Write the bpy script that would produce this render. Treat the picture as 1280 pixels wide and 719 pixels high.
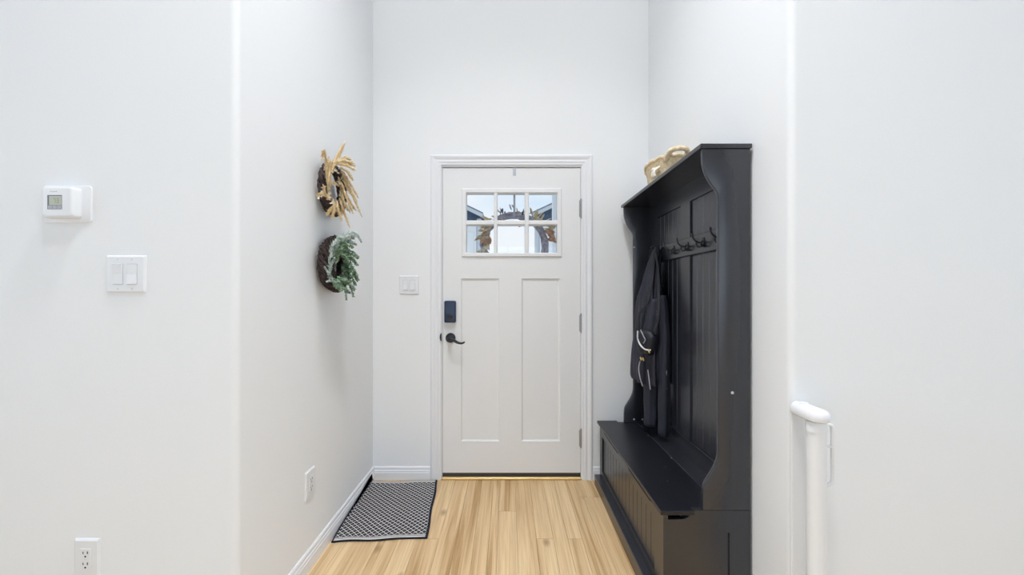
import bpy, bmesh, math, random
from mathutils import Vector, Matrix
R = random.Random(7)
for o in list(bpy.data.objects): bpy.data.objects.remove(o)
scene = bpy.context.scene
COL = scene.collection

# ------------------------------------------------------------------ camera, world, lights, exposure
F = 490.0                                   # focal length in pixels of the 1280 px wide frame
CAMZ = 1.23
cd = bpy.data.cameras.new('camera'); cam = bpy.data.objects.new('camera', cd); COL.objects.link(cam)
cam.location = (0, 0, CAMZ); cam.rotation_euler = (math.pi/2, 0, 0)
cd.sensor_width = 36; cd.lens = F/1280*36
cd.shift_x = 5.0/1280; cd.shift_y = 7.5/1280
cd.clip_start = 0.02
scene.camera = cam
scene.view_settings.view_transform = 'Standard'; scene.view_settings.look = 'None'
scene.view_settings.gamma = 1; scene.view_settings.use_curve_mapping = False
scene.view_settings.exposure = 0.0

w = bpy.data.worlds.new('overcast_sky'); scene.world = w; w.use_nodes = True
nt = w.node_tree; nt.nodes.clear()
wo = nt.nodes.new('ShaderNodeOutputWorld'); bg = nt.nodes.new('ShaderNodeBackground')
tc = nt.nodes.new('ShaderNodeTexCoord'); mp = nt.nodes.new('ShaderNodeMapping'); mp.inputs['Scale'].default_value = (2, 2, 7)
nz = nt.nodes.new('ShaderNodeTexNoise'); nz.inputs['Scale'].default_value = 1.6; nz.inputs['Detail'].default_value = 4
cr = nt.nodes.new('ShaderNodeValToRGB')
cr.color_ramp.elements[0].position = .35; cr.color_ramp.elements[0].color = (.72, .86, 1, 1)
cr.color_ramp.elements[1].position = .65; cr.color_ramp.elements[1].color = (.95, .98, 1, 1)
nt.links.new(tc.outputs['Generated'], mp.inputs[0]); nt.links.new(mp.outputs[0], nz.inputs['Vector'])
nt.links.new(nz.outputs[0], cr.inputs[0]); nt.links.new(cr.outputs[0], bg.inputs[0])
bg.inputs[1].default_value = 1.0; nt.links.new(bg.outputs[0], wo.inputs[0])

def area(name, loc, rot, sx, sy, power, col):
    l = bpy.data.lights.new(name, 'AREA'); l.shape = 'RECTANGLE'; l.size = sx; l.size_y = sy
    l.energy = power; l.color = col
    o = bpy.data.objects.new(name, l); COL.objects.link(o); o.location = loc; o.rotation_euler = rot
    return o
ROOM_Y0, ROOM_X, CEIL = -7.0, 3.4, 4.8
WINDOWS = [(-2.15, 1.9), (0, 1.9), (2.15, 1.9)]          # x centre, width of the openings in the wall behind the camera
ADDED_WINDOWS = [(-.35, 2.2, .35, 2.75), (-4.0, 2.1, .35, 3.4)]   # y centre, width, sill, head of openings added in each side wall for light
WZ0, WZ1 = 0.35, 2.75
DAY = (.75, .865, 1.0)
P_BACK, P_SIDE, P_REAR = 28, 24, 54
for cx, ww in WINDOWS:                       # daylight entering by the windows behind the camera
    area('window_daylight', (cx, ROOM_Y0-.16, (WZ0+WZ1)/2), (math.pi/2, 0, 0), ww, WZ1-WZ0, P_BACK, DAY)
for s in (-1, 1):                            # fill by added side windows, for entry walls and hall tree sheen
    for (cy, wd, z0, z1), pw in zip(ADDED_WINDOWS, (P_SIDE, P_REAR)):
        area('window_daylight', (s*(ROOM_X+.16), cy, (z0+z1)/2), (math.pi/2, 0, math.pi/2*s), wd, z1-z0, pw, DAY)
ENTRY_LAMP_AND_FILL = [(0.0, .95, 21.5, (.985, .985, 1), 84), (-1.7, -1.2, .5, (1.0, .98, .95), 180), (1.7, -1.2, .5, (1.0, .98, .95), 180), (0, .1, 36, (.94, .97, 1), 180)]   # x, y, power, colour, beam angle; all but the first added as fill light

# ------------------------------------------------------------------ materials
MATS = {}
def mat(name, col, rough=.5, spec=.5, metal=0, bump=0, bscale=200, var=0, vscale=8, coat=0, col2=None, emit=None):
    if name in MATS: return MATS[name]
    m = bpy.data.materials.new(name); m.use_nodes = True; n = m.node_tree.nodes; L = m.node_tree.links
    b = n['Principled BSDF']
    b.inputs['Base Color'].default_value = (*col, 1); b.inputs['Roughness'].default_value = rough
    b.inputs['Specular IOR Level'].default_value = spec; b.inputs['Metallic'].default_value = metal
    b.inputs['Coat Weight'].default_value = coat
    t = n.new('ShaderNodeTexCoord')
    if var or col2:
        z = n.new('ShaderNodeTexNoise'); z.inputs['Scale'].default_value = vscale; z.inputs['Detail'].default_value = 4
        L.new(t.outputs['Object'], z.inputs['Vector'])
        r = n.new('ShaderNodeValToRGB'); r.color_ramp.elements[0].position = .35; r.color_ramp.elements[1].position = .65
        c2 = col2 or tuple(min(1, c*(1+var)) for c in col); c1 = col if col2 else tuple(c*(1-var) for c in col)
        r.color_ramp.elements[0].color = (*c1, 1); r.color_ramp.elements[1].color = (*c2, 1)
        L.new(z.outputs[0], r.inputs[0]); L.new(r.outputs[0], b.inputs['Base Color'])
    if bump:
        z2 = n.new('ShaderNodeTexNoise'); z2.inputs['Scale'].default_value = bscale; z2.inputs['Detail'].default_value = 3
        L.new(t.outputs['Object'], z2.inputs['Vector'])
        bp = n.new('ShaderNodeBump'); bp.inputs['Strength'].default_value = bump; bp.inputs['Distance'].default_value = .002
        L.new(z2.outputs[0], bp.inputs['Height']); L.new(bp.outputs[0], b.inputs['Normal'])
    if emit:
        b.inputs['Emission Color'].default_value = (*col, 1); b.inputs['Emission Strength'].default_value = emit
    MATS[name] = m
    return m
WALL = mat('wall_paint', (.900, .913, .926), .75, .25, bump=.12, bscale=260)
CEILM = mat('ceiling_paint', (.88, .885, .885), .85, .2)
TRIM = mat('trim_paint', (.88, .89, .92), .35, .45)
DOORP = mat('door_paint', (.875, .88, .89), .38, .4)
PLASTIC = mat('white_plastic', (.86, .87, .89), .3, .5)
PLASTIC2 = mat('white_plastic_gate', (.87, .875, .885), .38, .45)
BLACKP = mat('black_satin_paint', (.020, .022, .030), .27, .8, bump=.05, bscale=90)
LID = mat('black_lid_paint', (.010, .011, .016), .34, .45, bump=.06, bscale=60)
DARKMETAL = mat('black_metal', (.012, .014, .022), .3, .5)
KEYPADM = mat('keypad_plastic', (.012, .028, .075), .3, .5)
STEEL = mat('satin_nickel', (.45, .45, .46), .35, .5, 1)
GOLD = mat('gold_metal', (.85, .62, .25), .3, .5, 1)
SILVER = mat('silver_metal', (.8, .8, .82), .3, .5, 1)
BRASS = mat('brass_threshold', (.78, .56, .25), .4, .5, .4)
RUBBER = mat('door_sweep_rubber', (.05, .04, .04), .6, .4)
SLOT = mat('dark_slot', (.03, .03, .03), .7, .2)
FABRIC = mat('black_jacket_fabric', (.024, .026, .040), .6, .35, bump=.5, bscale=45)
FABRIC2 = mat('black_nylon', (.012, .013, .02), .5, .4, bump=.1, bscale=500)
TWIG = mat('dark_grapevine', (.05, .035, .035), .85, .2, col2=(.11, .08, .075), vscale=60)
PAMPAS = mat('dried_pampas', (.80, .61, .34), .85, .15, col2=(.96, .82, .56), vscale=40)
CREAM = mat('dried_cream_bloom', (.85, .74, .55), .85, .15, col2=(.92, .86, .74), vscale=60)
GREEN = mat('frosted_green', (.10, .20, .10), .75, .2, col2=(.44, .58, .42), vscale=55)
PALEGREEN = mat('pale_frosted_green', (.30, .40, .34), .75, .2, col2=(.80, .86, .82), vscale=55)
BASKET = mat('seagrass', (.70, .54, .33), .85, .15, bump=.6, bscale=120, col2=(.92, .78, .55), vscale=70)
BASKET2 = mat('seagrass_dark', (.38, .25, .11), .85, .15, bump=.6, bscale=120, col2=(.62, .45, .22), vscale=70)
ROPE = mat('white_rope', (.85, .80, .70), .85, .15)
CAPM = mat('screw_cap_grey', (.55, .56, .58), .5, .4)

def wood():
    m = bpy.data.materials.new('oak_planks'); m.use_nodes = True; n = m.node_tree.nodes; L = m.node_tree.links
    b = n['Principled BSDF']; b.inputs['Roughness'].default_value = .42; b.inputs['Specular IOR Level'].default_value = .4
    t = n.new('ShaderNodeTexCoord'); oi = n.new('ShaderNodeObjectInfo')
    mul = n.new('ShaderNodeMath'); mul.operation = 'MULTIPLY'; mul.inputs[1].default_value = 37
    L.new(oi.outputs['Random'], mul.inputs[0])
    cx = n.new('ShaderNodeCombineXYZ'); L.new(mul.outputs[0], cx.inputs[0]); L.new(mul.outputs[0], cx.inputs[1])
    add = n.new('ShaderNodeVectorMath'); add.operation = 'ADD'; L.new(t.outputs['Object'], add.inputs[0]); L.new(cx.outputs[0], add.inputs[1])
    def tex(sx, sy, sc, det, dist):
        mp = n.new('ShaderNodeMapping'); mp.inputs['Scale'].default_value = (sx, sy, 1); L.new(add.outputs[0], mp.inputs[0])
        z = n.new('ShaderNodeTexNoise'); z.inputs['Scale'].default_value = sc; z.inputs['Detail'].default_value = det; z.inputs['Distortion'].default_value = dist
        L.new(mp.outputs[0], z.inputs['Vector']); return z.outputs[0]
    g1 = tex(26, .8, 1.0, 4, .8)        # broad grain
    g2 = tex(150, 3.0, 1.0, 4, .3)      # fine grain
    r1 = n.new('ShaderNodeValToRGB'); e = r1.color_ramp.elements
    e[0].position = .30; e[0].color = (.50, .315, .14, 1); e[1].position = .66; e[1].color = (.82, .615, .36, 1)
    e2 = e.new(.45); e2.color = (.70, .495, .275, 1)
    sh = n.new('ShaderNodeMath'); sh.operation = 'MULTIPLY_ADD'; sh.inputs[1].default_value = .18; sh.inputs[2].default_value = -.07
    L.new(oi.outputs['Random'], sh.inputs[0])
    a2 = n.new('ShaderNodeMath'); a2.operation = 'ADD'; L.new(g1, a2.inputs[0]); L.new(sh.outputs[0], a2.inputs[1])
    L.new(a2.outputs[0], r1.inputs[0])
    r2 = n.new('ShaderNodeValToRGB'); r2.color_ramp.elements[0].position = .32; r2.color_ramp.elements[0].color = (.80, .74, .66, 1)
    r2.color_ramp.elements[1].position = .55; r2.color_ramp.elements[1].color = (1, 1, 1, 1); L.new(g2, r2.inputs[0])
    mx = n.new('ShaderNodeMixRGB'); mx.blend_type = 'MULTIPLY'; mx.inputs[0].default_value = .75; L.new(r1.outputs[0], mx.inputs[1]); L.new(r2.outputs[0], mx.inputs[2])
    # sparse knots
    mpk = n.new('ShaderNodeMapping'); mpk.inputs['Scale'].default_value = (1.0, .55, 1); L.new(add.outputs[0], mpk.inputs[0])
    vo = n.new('ShaderNodeTexVoronoi'); vo.inputs['Scale'].default_value = 6.5; L.new(mpk.outputs[0], vo.inputs['Vector'])
    vs = n.new('ShaderNodeSeparateColor'); L.new(vo.outputs['Color'], vs.inputs[0])
    th = n.new('ShaderNodeMath'); th.operation = 'LESS_THAN'; th.inputs[1].default_value = .30; L.new(vs.outputs[0], th.inputs[0])
    kr = n.new('ShaderNodeValToRGB'); kr.color_ramp.elements[0].position = .03; kr.color_ramp.elements[0].color = (1, 1, 1, 1)
    kr.color_ramp.elements[1].position = .16; kr.color_ramp.elements[1].color = (0, 0, 0, 1); L.new(vo.outputs['Distance'], kr.inputs[0])
    km = n.new('ShaderNodeMath'); km.operation = 'MULTIPLY'; L.new(th.outputs[0], km.inputs[0]); L.new(kr.outputs[0], km.inputs[1])
    km2 = n.new('ShaderNodeMath'); km2.operation = 'MULTIPLY'; km2.inputs[1].default_value = .7; L.new(km.outputs[0], km2.inputs[0])
    mk = n.new('ShaderNodeMixRGB'); L.new(km2.outputs[0], mk.inputs[0]); L.new(mx.outputs[0], mk.inputs[1]); mk.inputs[2].default_value = (.27, .15, .065, 1)
    L.new(mk.outputs[0], b.inputs['Base Color'])
    bp = n.new('ShaderNodeBump'); bp.inputs['Strength'].default_value = .08; bp.inputs['Distance'].default_value = .002
    L.new(g2, bp.inputs['Height']); L.new(bp.outputs[0], b.inputs['Normal'])
    return m
WOOD = wood()

def glass():
    m = bpy.data.materials.new('clear_glass'); m.use_nodes = True; n = m.node_tree.nodes; L = m.node_tree.links; n.clear()
    o = n.new('ShaderNodeOutputMaterial'); mx = n.new('ShaderNodeMixShader'); tr = n.new('ShaderNodeBsdfTransparent'); gl = n.new('ShaderNodeBsdfGlossy')
    gl.inputs['Roughness'].default_value = .02; fr = n.new('ShaderNodeFresnel'); fr.inputs[0].default_value = 1.35
    L.new(fr.outputs[0], mx.inputs[0]); L.new(tr.outputs[0], mx.inputs[1]); L.new(gl.outputs[0], mx.inputs[2]); L.new(mx.outputs[0], o.inputs[0])
    tr.inputs[0].default_value = (.97, .985, 1, 1)
    return m
GLASS = glass()

def mat_rug():
    m = bpy.data.materials.new('woven_lattice'); m.use_nodes = True; n = m.node_tree.nodes; L = m.node_tree.links
    b = n['Principled BSDF']; b.inputs['Roughness'].default_value = .95; b.inputs['Specular IOR Level'].default_value = .1
    uv = n.new('ShaderNodeUVMap'); uv.uv_map = 'uv'
    sp = n.new('ShaderNodeSeparateXYZ'); L.new(uv.outputs[0], sp.inputs[0])
    def M(op, a, bb=None, c=None):
        x = n.new('ShaderNodeMath'); x.operation = op
        for i, v in enumerate((a, bb, c)):
            if v is None: continue
            if isinstance(v, (int, float)): x.inputs[i].default_value = v
            else: L.new(v, x.inputs[i])
        return x.outputs[0]
    nzz = n.new('ShaderNodeTexNoise'); nzz.inputs['Scale'].default_value = 60; L.new(uv.outputs[0], nzz.inputs['Vector'])
    jit = M('MULTIPLY', M('SUBTRACT', nzz.outputs[0], .5), .10)
    u, v = sp.outputs[0], sp.outputs[1]                                  # in metres across / along
    P = .0300
    su = M('DIVIDE', u, P); sv = M('DIVIDE', v, P*1.12)
    a = M('FRACT', M('ADD', M('ADD', su, sv), jit)); c = M('FRACT', M('ADD', M('SUBTRACT', su, sv), M('ADD', jit, 40)))
    la = M('LESS_THAN', a, .17); lc = M('LESS_THAN', c, .17)
    dash = M('MULTIPLY', M('LESS_THAN', M('ABSOLUTE', M('SUBTRACT', a, .62)), .22), M('LESS_THAN', M('ABSOLUTE', M('SUBTRACT', c, .62)), .055))
    lat = M('MAXIMUM', M('MAXIMUM', la, lc), M('MULTIPLY', dash, .25))
    W_, H_ = .475, .66
    ink = M('MULTIPLY', M('GREATER_THAN', u, .009), M('LESS_THAN', u, W_-.012))          # dark side binding
    lat = M('MULTIPLY', lat, ink)
    vend = M('MINIMUM', v, M('SUBTRACT', H_, v))
    inner = M('GREATER_THAN', vend, .034)
    band1 = M('MULTIPLY', M('GREATER_THAN', vend, .006), M('LESS_THAN', vend, .017))
    band2 = M('MULTIPLY', M('MULTIPLY', M('GREATER_THAN', vend, .020), M('LESS_THAN', vend, .031)), .75)
    pat = M('ADD', M('MULTIPLY', lat, inner), M('MULTIPLY', M('MAXIMUM', band1, band2), ink))
    wv = n.new('ShaderNodeTexNoise'); wv.inputs['Scale'].default_value = 420; L.new(uv.outputs[0], wv.inputs['Vector'])
    pat = M('MULTIPLY', pat, M('ADD', M('MULTIPLY', wv.outputs[0], .8), .5))
    mx = n.new('ShaderNodeMixRGB'); L.new(pat, mx.inputs[0]); mx.inputs[1].default_value = (.024, .024, .038, 1); mx.inputs[2].default_value = (.80, .79, .77, 1)
    L.new(mx.outputs[0], b.inputs['Base Color'])
    bp = n.new('ShaderNodeBump'); bp.inputs['Strength'].default_value = .8; bp.inputs['Distance'].default_value = .003
    L.new(pat, bp.inputs['Height']); L.new(bp.outputs[0], b.inputs['Normal'])
    return m

# ------------------------------------------------------------------ geometry helpers
def wloc(o):
    v = Vector((0, 0, 0))
    while o is not None: v += o.location; o = o.parent
    return v
def obj(name, bm, m, parent=None, loc=None, smooth=False, kind=None, label=None):
    """vertices given in world space (or relative to loc when loc is given, loc in world space)"""
    me = bpy.data.meshes.new(name)
    bmesh.ops.recalc_face_normals(bm, faces=bm.faces[:])
    pl = wloc(parent) if parent else Vector((0, 0, 0))
    if loc is None: bm.transform(Matrix.Translation(-pl))
    bm.to_mesh(me); bm.free()
    if smooth:
        for p in me.polygons: p.use_smooth = True
        if smooth != 'all':
            me.set_sharp_from_angle(angle=math.radians(38))
    me.materials.append(m)
    o = bpy.data.objects.new(name, me); COL.objects.link(o); o.parent = parent
    if loc is not None: o.location = Vector(loc) - pl
    if kind: o['kind'] = kind
    if label: o['label'] = label
    return o
def same(src, name, loc, parent):
    o = bpy.data.objects.new(name, src.data); COL.objects.link(o); o.parent = parent
    o.location = Vector(loc) - (wloc(parent) if parent else Vector((0, 0, 0)))
    return o
def thing(name, label, cat, loc=(0, 0, 0), group=None, kind=None):
    o = bpy.data.objects.new(name, None); COL.objects.link(o); o.location = loc; o.empty_display_size = .05
    return tag(o, label, cat, group, kind)
def tag(o, label, cat, group=None, kind=None):
    o['label'] = label; o['category'] = cat
    if group: o['group'] = group
    if kind: o['kind'] = kind
    return o
def B(): return bmesh.new()
def box(bm, x0, x1, y0, y1, z0, z1, bev=0, seg=1):
    t = bmesh.new(); bmesh.ops.create_cube(t, size=1)
    t.transform(Matrix.Translation(((x0+x1)/2, (y0+y1)/2, (z0+z1)/2)) @ Matrix.Diagonal((abs(x1-x0), abs(y1-y0), abs(z1-z0), 1)))
    if bev: bmesh.ops.bevel(t, geom=t.edges[:], offset=bev, segments=seg, affect='EDGES', profile=.5)
    merge(bm, t); return bm
def merge(bm, t):
    me = bpy.data.meshes.new('tmp'); t.to_mesh(me); t.free(); bm.from_mesh(me); bpy.data.meshes.remove(me)
def bx(*a, **k): return box(B(), *a, **k)
def prism(bm, pts, axis, a, b, bev=0, seg=1):
    """extrude polygon pts (2D) along axis from a to b. axis x: pts=(y,z); y: pts=(x,z); z: pts=(x,y)"""
    t = bmesh.new()
    def v(p, d): return {'x': (d, p[0], p[1]), 'y': (p[0], d, p[1]), 'z': (p[0], p[1], d)}[axis]
    lo = [t.verts.new(v(p, a)) for p in pts]; hi = [t.verts.new(v(p, b)) for p in pts]
    f1 = t.faces.new(lo); f2 = t.faces.new(hi); n = len(pts)
    for i in range(n): t.faces.new((lo[i], lo[(i+1) % n], hi[(i+1) % n], hi[i]))
    bmesh.ops.recalc_face_normals(t, faces=t.faces[:])
    if bev:
        ed = list(set(f1.edges[:]) | set(f2.edges[:]))
        bmesh.ops.bevel(t, geom=ed, offset=bev, segments=seg, affect='EDGES', profile=.5)
    merge(bm, t); return bm
def catmull(pts, n=8):
    P = [Vector(p) for p in pts]; out = []
    for i in range(len(P)-1):
        p0 = P[max(i-1, 0)]; p1 = P[i]; p2 = P[i+1]; p3 = P[min(i+2, len(P)-1)]
        for k in range(n):
            t = k/n
            out.append(.5*((2*p1)+(-p0+p2)*t+(2*p0-5*p1+4*p2-p3)*t*t+(-p0+3*p1-3*p2+p3)*t**3))
    out.append(P[-1]); return out
def tube(bm, pts, r, seg=8, cap=True, flat=1.0):
    """tube along points, r number or list"""
    pts = [Vector(p) for p in pts]; n = len(pts); rs = r if isinstance(r, (list, tuple)) else [r]*n
    rings = []; up = None
    for i, p in enumerate(pts):
        d = (pts[min(i+1, n-1)]-pts[max(i-1, 0)]).normalized()
        if up is None:
            up = d.orthogonal().normalized()
        up = (up-d*up.dot(d))
        up = up.normalized() if up.length > 1e-6 else d.orthogonal().normalized()
        s = d.cross(up)
        rings.append([bm.verts.new(p+rs[i]*(math.cos(a)*up*flat+math.sin(a)*s)) for a in [2*math.pi*k/seg for k in range(seg)]])
    for i in range(n-1):
        for k in range(seg):
            bm.faces.new((rings[i][k], rings[i][(k+1) % seg], rings[i+1][(k+1) % seg], rings[i+1][k]))
    if cap:
        bm.faces.new(rings[0][::-1]); bm.faces.new(rings[-1])
    return bm
def cyl(bm, p0, p1, r, seg=16): return tube(bm, [p0, p1], r, seg)
def loft(bm, rings, close=True, cap=True):
    vs = [[bm.verts.new(p) for p in r] for r in rings]; n = len(vs[0])
    for i in range(len(vs)-1):
        for k in range(n if close else n-1):
            bm.faces.new((vs[i][k], vs[i][(k+1) % n], vs[i+1][(k+1) % n], vs[i+1][k]))
    if cap: bm.faces.new(vs[0][::-1]); bm.faces.new(vs[-1])
    return bm
def sphere(bm, c, r, seg=10, sc=(1, 1, 1)):
    t = bmesh.new(); bmesh.ops.create_uvsphere(t, u_segments=seg, v_segments=max(5, seg//2), radius=r)
    t.transform(Matrix.Translation(c) @ Matrix.Diagonal((*sc, 1))); merge(bm, t); return bm
def rrect(x0, x1, z0, z1, r, n=5):
    out = []
    for cx, cz, a0 in ((x1-r, z1-r, 0), (x0+r, z1-r, 90), (x0+r, z0+r, 180), (x1-r, z0+r, 270)):
        for k in range(n+1):
            a = math.radians(a0+90*k/n); out.append((cx+r*math.cos(a), cz+r*math.sin(a)))
    return out

# ------------------------------------------------------------------ the room
XL, XR = -.893, .931            # side walls of the entry
YD = 2.593                      # door wall
YF = 1.29                       # walls facing the room, either side of the entry
rb = .022
def arc(cx, cy, r, a0, a1, n=8): return [(cx+r*math.cos(math.radians(a0+(a1-a0)*k/n)), cy+r*math.sin(math.radians(a0+(a1-a0)*k/n))) for k in range(n+1)]
pl = [(XL, YD+.16)] + arc(XL-rb, YF+rb, rb, 0, -90) + [(-ROOM_X, YF), (-ROOM_X, YF+.14), (XL-.14, YF+.14), (XL-.14, YD+.16)]
tag(obj('wall_left', prism(B(), pl, 'z', -.1, CEIL), WALL, smooth=True), 'white painted wall left of the entry with rounded corner, carrying thermostat and wreaths', 'wall', kind='structure')
pr = [(XR, YD+.16)] + arc(XR+rb, YF+rb, rb, 180, 270) + [(ROOM_X, YF), (ROOM_X, YF+.14), (XR+.14, YF+.14), (XR+.14, YD+.16)]
tag(obj('wall_right', prism(B(), pr, 'z', -.1, CEIL), WALL, smooth=True), 'white painted wall right of the entry behind the black hall tree', 'wall', kind='structure')
DX0, DX1, DZ = -.4355, .4825, 2.066     # door opening between the jambs
b = B()
box(b, XL, DX0-.02, YD, YD+.14, -.1, CEIL); box(b, DX1+.02, XR, YD, YD+.14, -.1, CEIL); box(b, DX0-.02, DX1+.02, YD, YD+.14, DZ+.02, CEIL)
tag(obj('wall_back', b, WALL), 'white painted wall around the front door', 'wall', kind='structure')
tag(obj('ceiling', bx(-ROOM_X-.1, ROOM_X+.1, ROOM_Y0-.1, YD+.14, CEIL, CEIL+.1), CEILM), 'white flat ceiling above the entry', 'ceiling', kind='structure')
wn = 4
for nm, x in (('wall_room_left', -ROOM_X), ('wall_room_right', ROOM_X)):
    xa, xb = (x-.1, x) if x < 0 else (x, x+.1); sd = 'thermostat side' if x < 0 else 'gate side'
    b = B(); yy = YF+.14
    for cy, wd, z0, z1 in ADDED_WINDOWS:
        box(b, xa, xb, cy+wd/2, yy, -.1, CEIL); box(b, xa, xb, cy-wd/2, cy+wd/2, -.1, z0); box(b, xa, xb, cy-wd/2, cy+wd/2, z1, CEIL); yy = cy-wd/2
    box(b, xa, xb, ROOM_Y0, yy, -.1, CEIL)
    tag(obj(nm, b, WALL), 'white side wall of the room, ' + sd, 'wall', kind='structure')
    xa, xb = xa+.03, xb-.03
    for k, (cy, wd, z0, z1) in enumerate(ADDED_WINDOWS):
        y0, y1 = cy-wd/2, cy+wd/2
        wdw = thing('window_%d' % wn, 'white framed %s window in the room side wall, %s' % (('low near', 'high far')[k], sd), 'window', ((xa+xb)/2, cy, z0), kind='structure'); wn += 1
        b = B(); box(b, xa, xb, y0, y0+.05, z0, z1); box(b, xa, xb, y1-.05, y1, z0, z1); box(b, xa, xb, y0+.05, y1-.05, z0, z0+.05); box(b, xa, xb, y0+.05, y1-.05, z1-.05, z1); box(b, xa, xb, cy-.025, cy+.025, z0+.05, z1-.05)
        obj('window_frame', b, TRIM, wdw)
        for q0, q1 in ((y0+.05, cy-.025), (cy+.025, y1-.05)): obj('pane', bx(xa+.015, xa+.02, q0, q1, z0+.05, z1-.05), GLASS, wdw)
b = B(); xs = [-ROOM_X]
for cx, ww in WINDOWS: xs += [cx-ww/2, cx+ww/2]
xs.append(ROOM_X)
for i in range(0, len(xs), 2): box(b, xs[i], xs[i+1], ROOM_Y0-.1, ROOM_Y0, -.1, CEIL)
for cx, ww in WINDOWS:
    box(b, cx-ww/2, cx+ww/2, ROOM_Y0-.1, ROOM_Y0, -.1, WZ0); box(b, cx-ww/2, cx+ww/2, ROOM_Y0-.1, ROOM_Y0, WZ1, CEIL)
tag(obj('wall_room_back', b, WALL), 'white wall with two windows behind the camera', 'wall', kind='structure')
for i, (cx, ww) in enumerate(WINDOWS):
    wdw = thing('window_%d' % (i+1), 'white framed window behind the camera, ' + ('thermostat side', 'middle one', 'gate side')[i], 'window', (cx, ROOM_Y0-.05, WZ0), kind='structure')
    x0, x1 = cx-ww/2, cx+ww/2; y0, y1 = ROOM_Y0-.08, ROOM_Y0-.03
    b = B(); box(b, x0, x0+.05, y0, y1, WZ0, WZ1); box(b, x1-.05, x1, y0, y1, WZ0, WZ1); box(b, x0+.05, x1-.05, y0, y1, WZ0, WZ0+.05)
    box(b, x0+.05, x1-.05, y0, y1, WZ1-.05, WZ1); box(b, cx-.025, cx+.025, y0, y1, WZ0+.05, WZ1-.05)
    obj('window_frame', b, TRIM, wdw)
    for s in (0, 1):
        obj('pane', bx((x0+.05, cx+.025)[s], (cx-.025, x1-.05)[s], ROOM_Y0-.06, ROOM_Y0-.055, WZ0+.05, WZ1-.05), GLASS, wdw)

# ceiling lamp of the entry, and unseen room lamps added as fill
def ceiling_lamp(x, y, power, col, beam, label):
    t = thing('ceiling_light', label, 'ceiling light', (x, y, CEIL), 'flush ceiling lights')
    b = B(); tube(b, [(x, y, CEIL), (x, y, CEIL-.025)], .17, 32); obj('base', b, TRIM, t, smooth=True)
    sh = mat('lamp_glass_%d' % int(col[2]*100), col, .4, .4, emit=1.0)
    b = B(); loft(b, [[(x+r*math.cos(a), y+r*math.sin(a), CEIL-.025-z) for a in [2*math.pi*k/24 for k in range(24)]] for r, z in ((.155, 0), (.15, .03), (.12, .055), (.06, .068))])
    obj('lamp_shade', b, sh, t, smooth=True)
    l = bpy.data.lights.new('lamp_bulb', 'AREA'); l.shape = 'DISK'; l.size = .32; l.energy = power; l.color = col; l.spread = math.radians(beam)
    o = bpy.data.objects.new('lamp_bulb', l); COL.objects.link(o); o.parent = t; o.location = (0, 0, -.11)
labs = ['round flush ceiling light above the entry', 'round flush ceiling light of the room, on the thermostat side', 'round flush ceiling light of the room, on the gate side', 'round flush ceiling light directly above the camera']
for (x, y, p, c, bm_), lb in zip(ENTRY_LAMP_AND_FILL, labs): ceiling_lamp(x, y, p, c, bm_, lb)

# floor: slab and separate planks
fl = tag(obj('floor', bx(-ROOM_X, ROOM_X, ROOM_Y0, YD+.02, -.12, -.008), mat('subfloor', (.16, .10, .05), .8)), 'light oak plank floor of the entry and room', 'floor', kind='structure')
edges = [-.893, -.815, -.735, -.64, -.545, -.455, -.345, -.258, -.168, -.096, -.052, .046, .142, .228, .30, .372, .457, .56, .66, .76, .85, .931]
ey = []
def plank(x0, x1, y0, y1):
    cx, cy = (x0+x1)/2, (y0+y1)/2; hx, hy = (x1-x0)/2-.0005, (y1-y0)/2-.0005; c = .0005
    b = B()
    lo = [b.verts.new((sx*hx, sy*hy, -.010)) for sx, sy in ((-1, -1), (1, -1), (1, 1), (-1, 1))]
    mi = [b.verts.new((sx*hx, sy*hy, -c)) for sx, sy in ((-1, -1), (1, -1), (1, 1), (-1, 1))]
    hi = [b.verts.new((sx*(hx-c), sy*(hy-c), 0)) for sx, sy in ((-1, -1), (1, -1), (1, 1), (-1, 1))]
    for q, p in ((lo, mi), (mi, hi)):
        for k in range(4): b.faces.new((q[k], q[(k+1) % 4], p[(k+1) % 4], p[k]))
    b.faces.new(hi)
    obj('plank', b, WOOD, fl, loc=(cx, cy, 0))
for i in range(len(edges)-1):
    y = 2.585
    first = {9: 1.6, 10: .37, 16: .22}.get(i, R.choice((.62, 1.05, 1.4, 1.9, 1.9)))
    n = 0
    while y > .75:
        ln = first if n == 0 else R.uniform(1.2, 1.6)
        y0 = max(.75, y-ln)
        if y0-.75 < .1: y0 = .75
        plank(edges[i], edges[i+1], y0, y); y = y0; n += 1
# the rest of the room's floor behind the picture
b = B(); box(b, -ROOM_X, ROOM_X, ROOM_Y0, .75, -.012, 0); box(b, -ROOM_X, XL, .75, YF, -.012, 0); box(b, XR, ROOM_X, .75, YF, -.012, 0)
o = obj('plank_field', b, WOOD, fl, kind='stuff')

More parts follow.
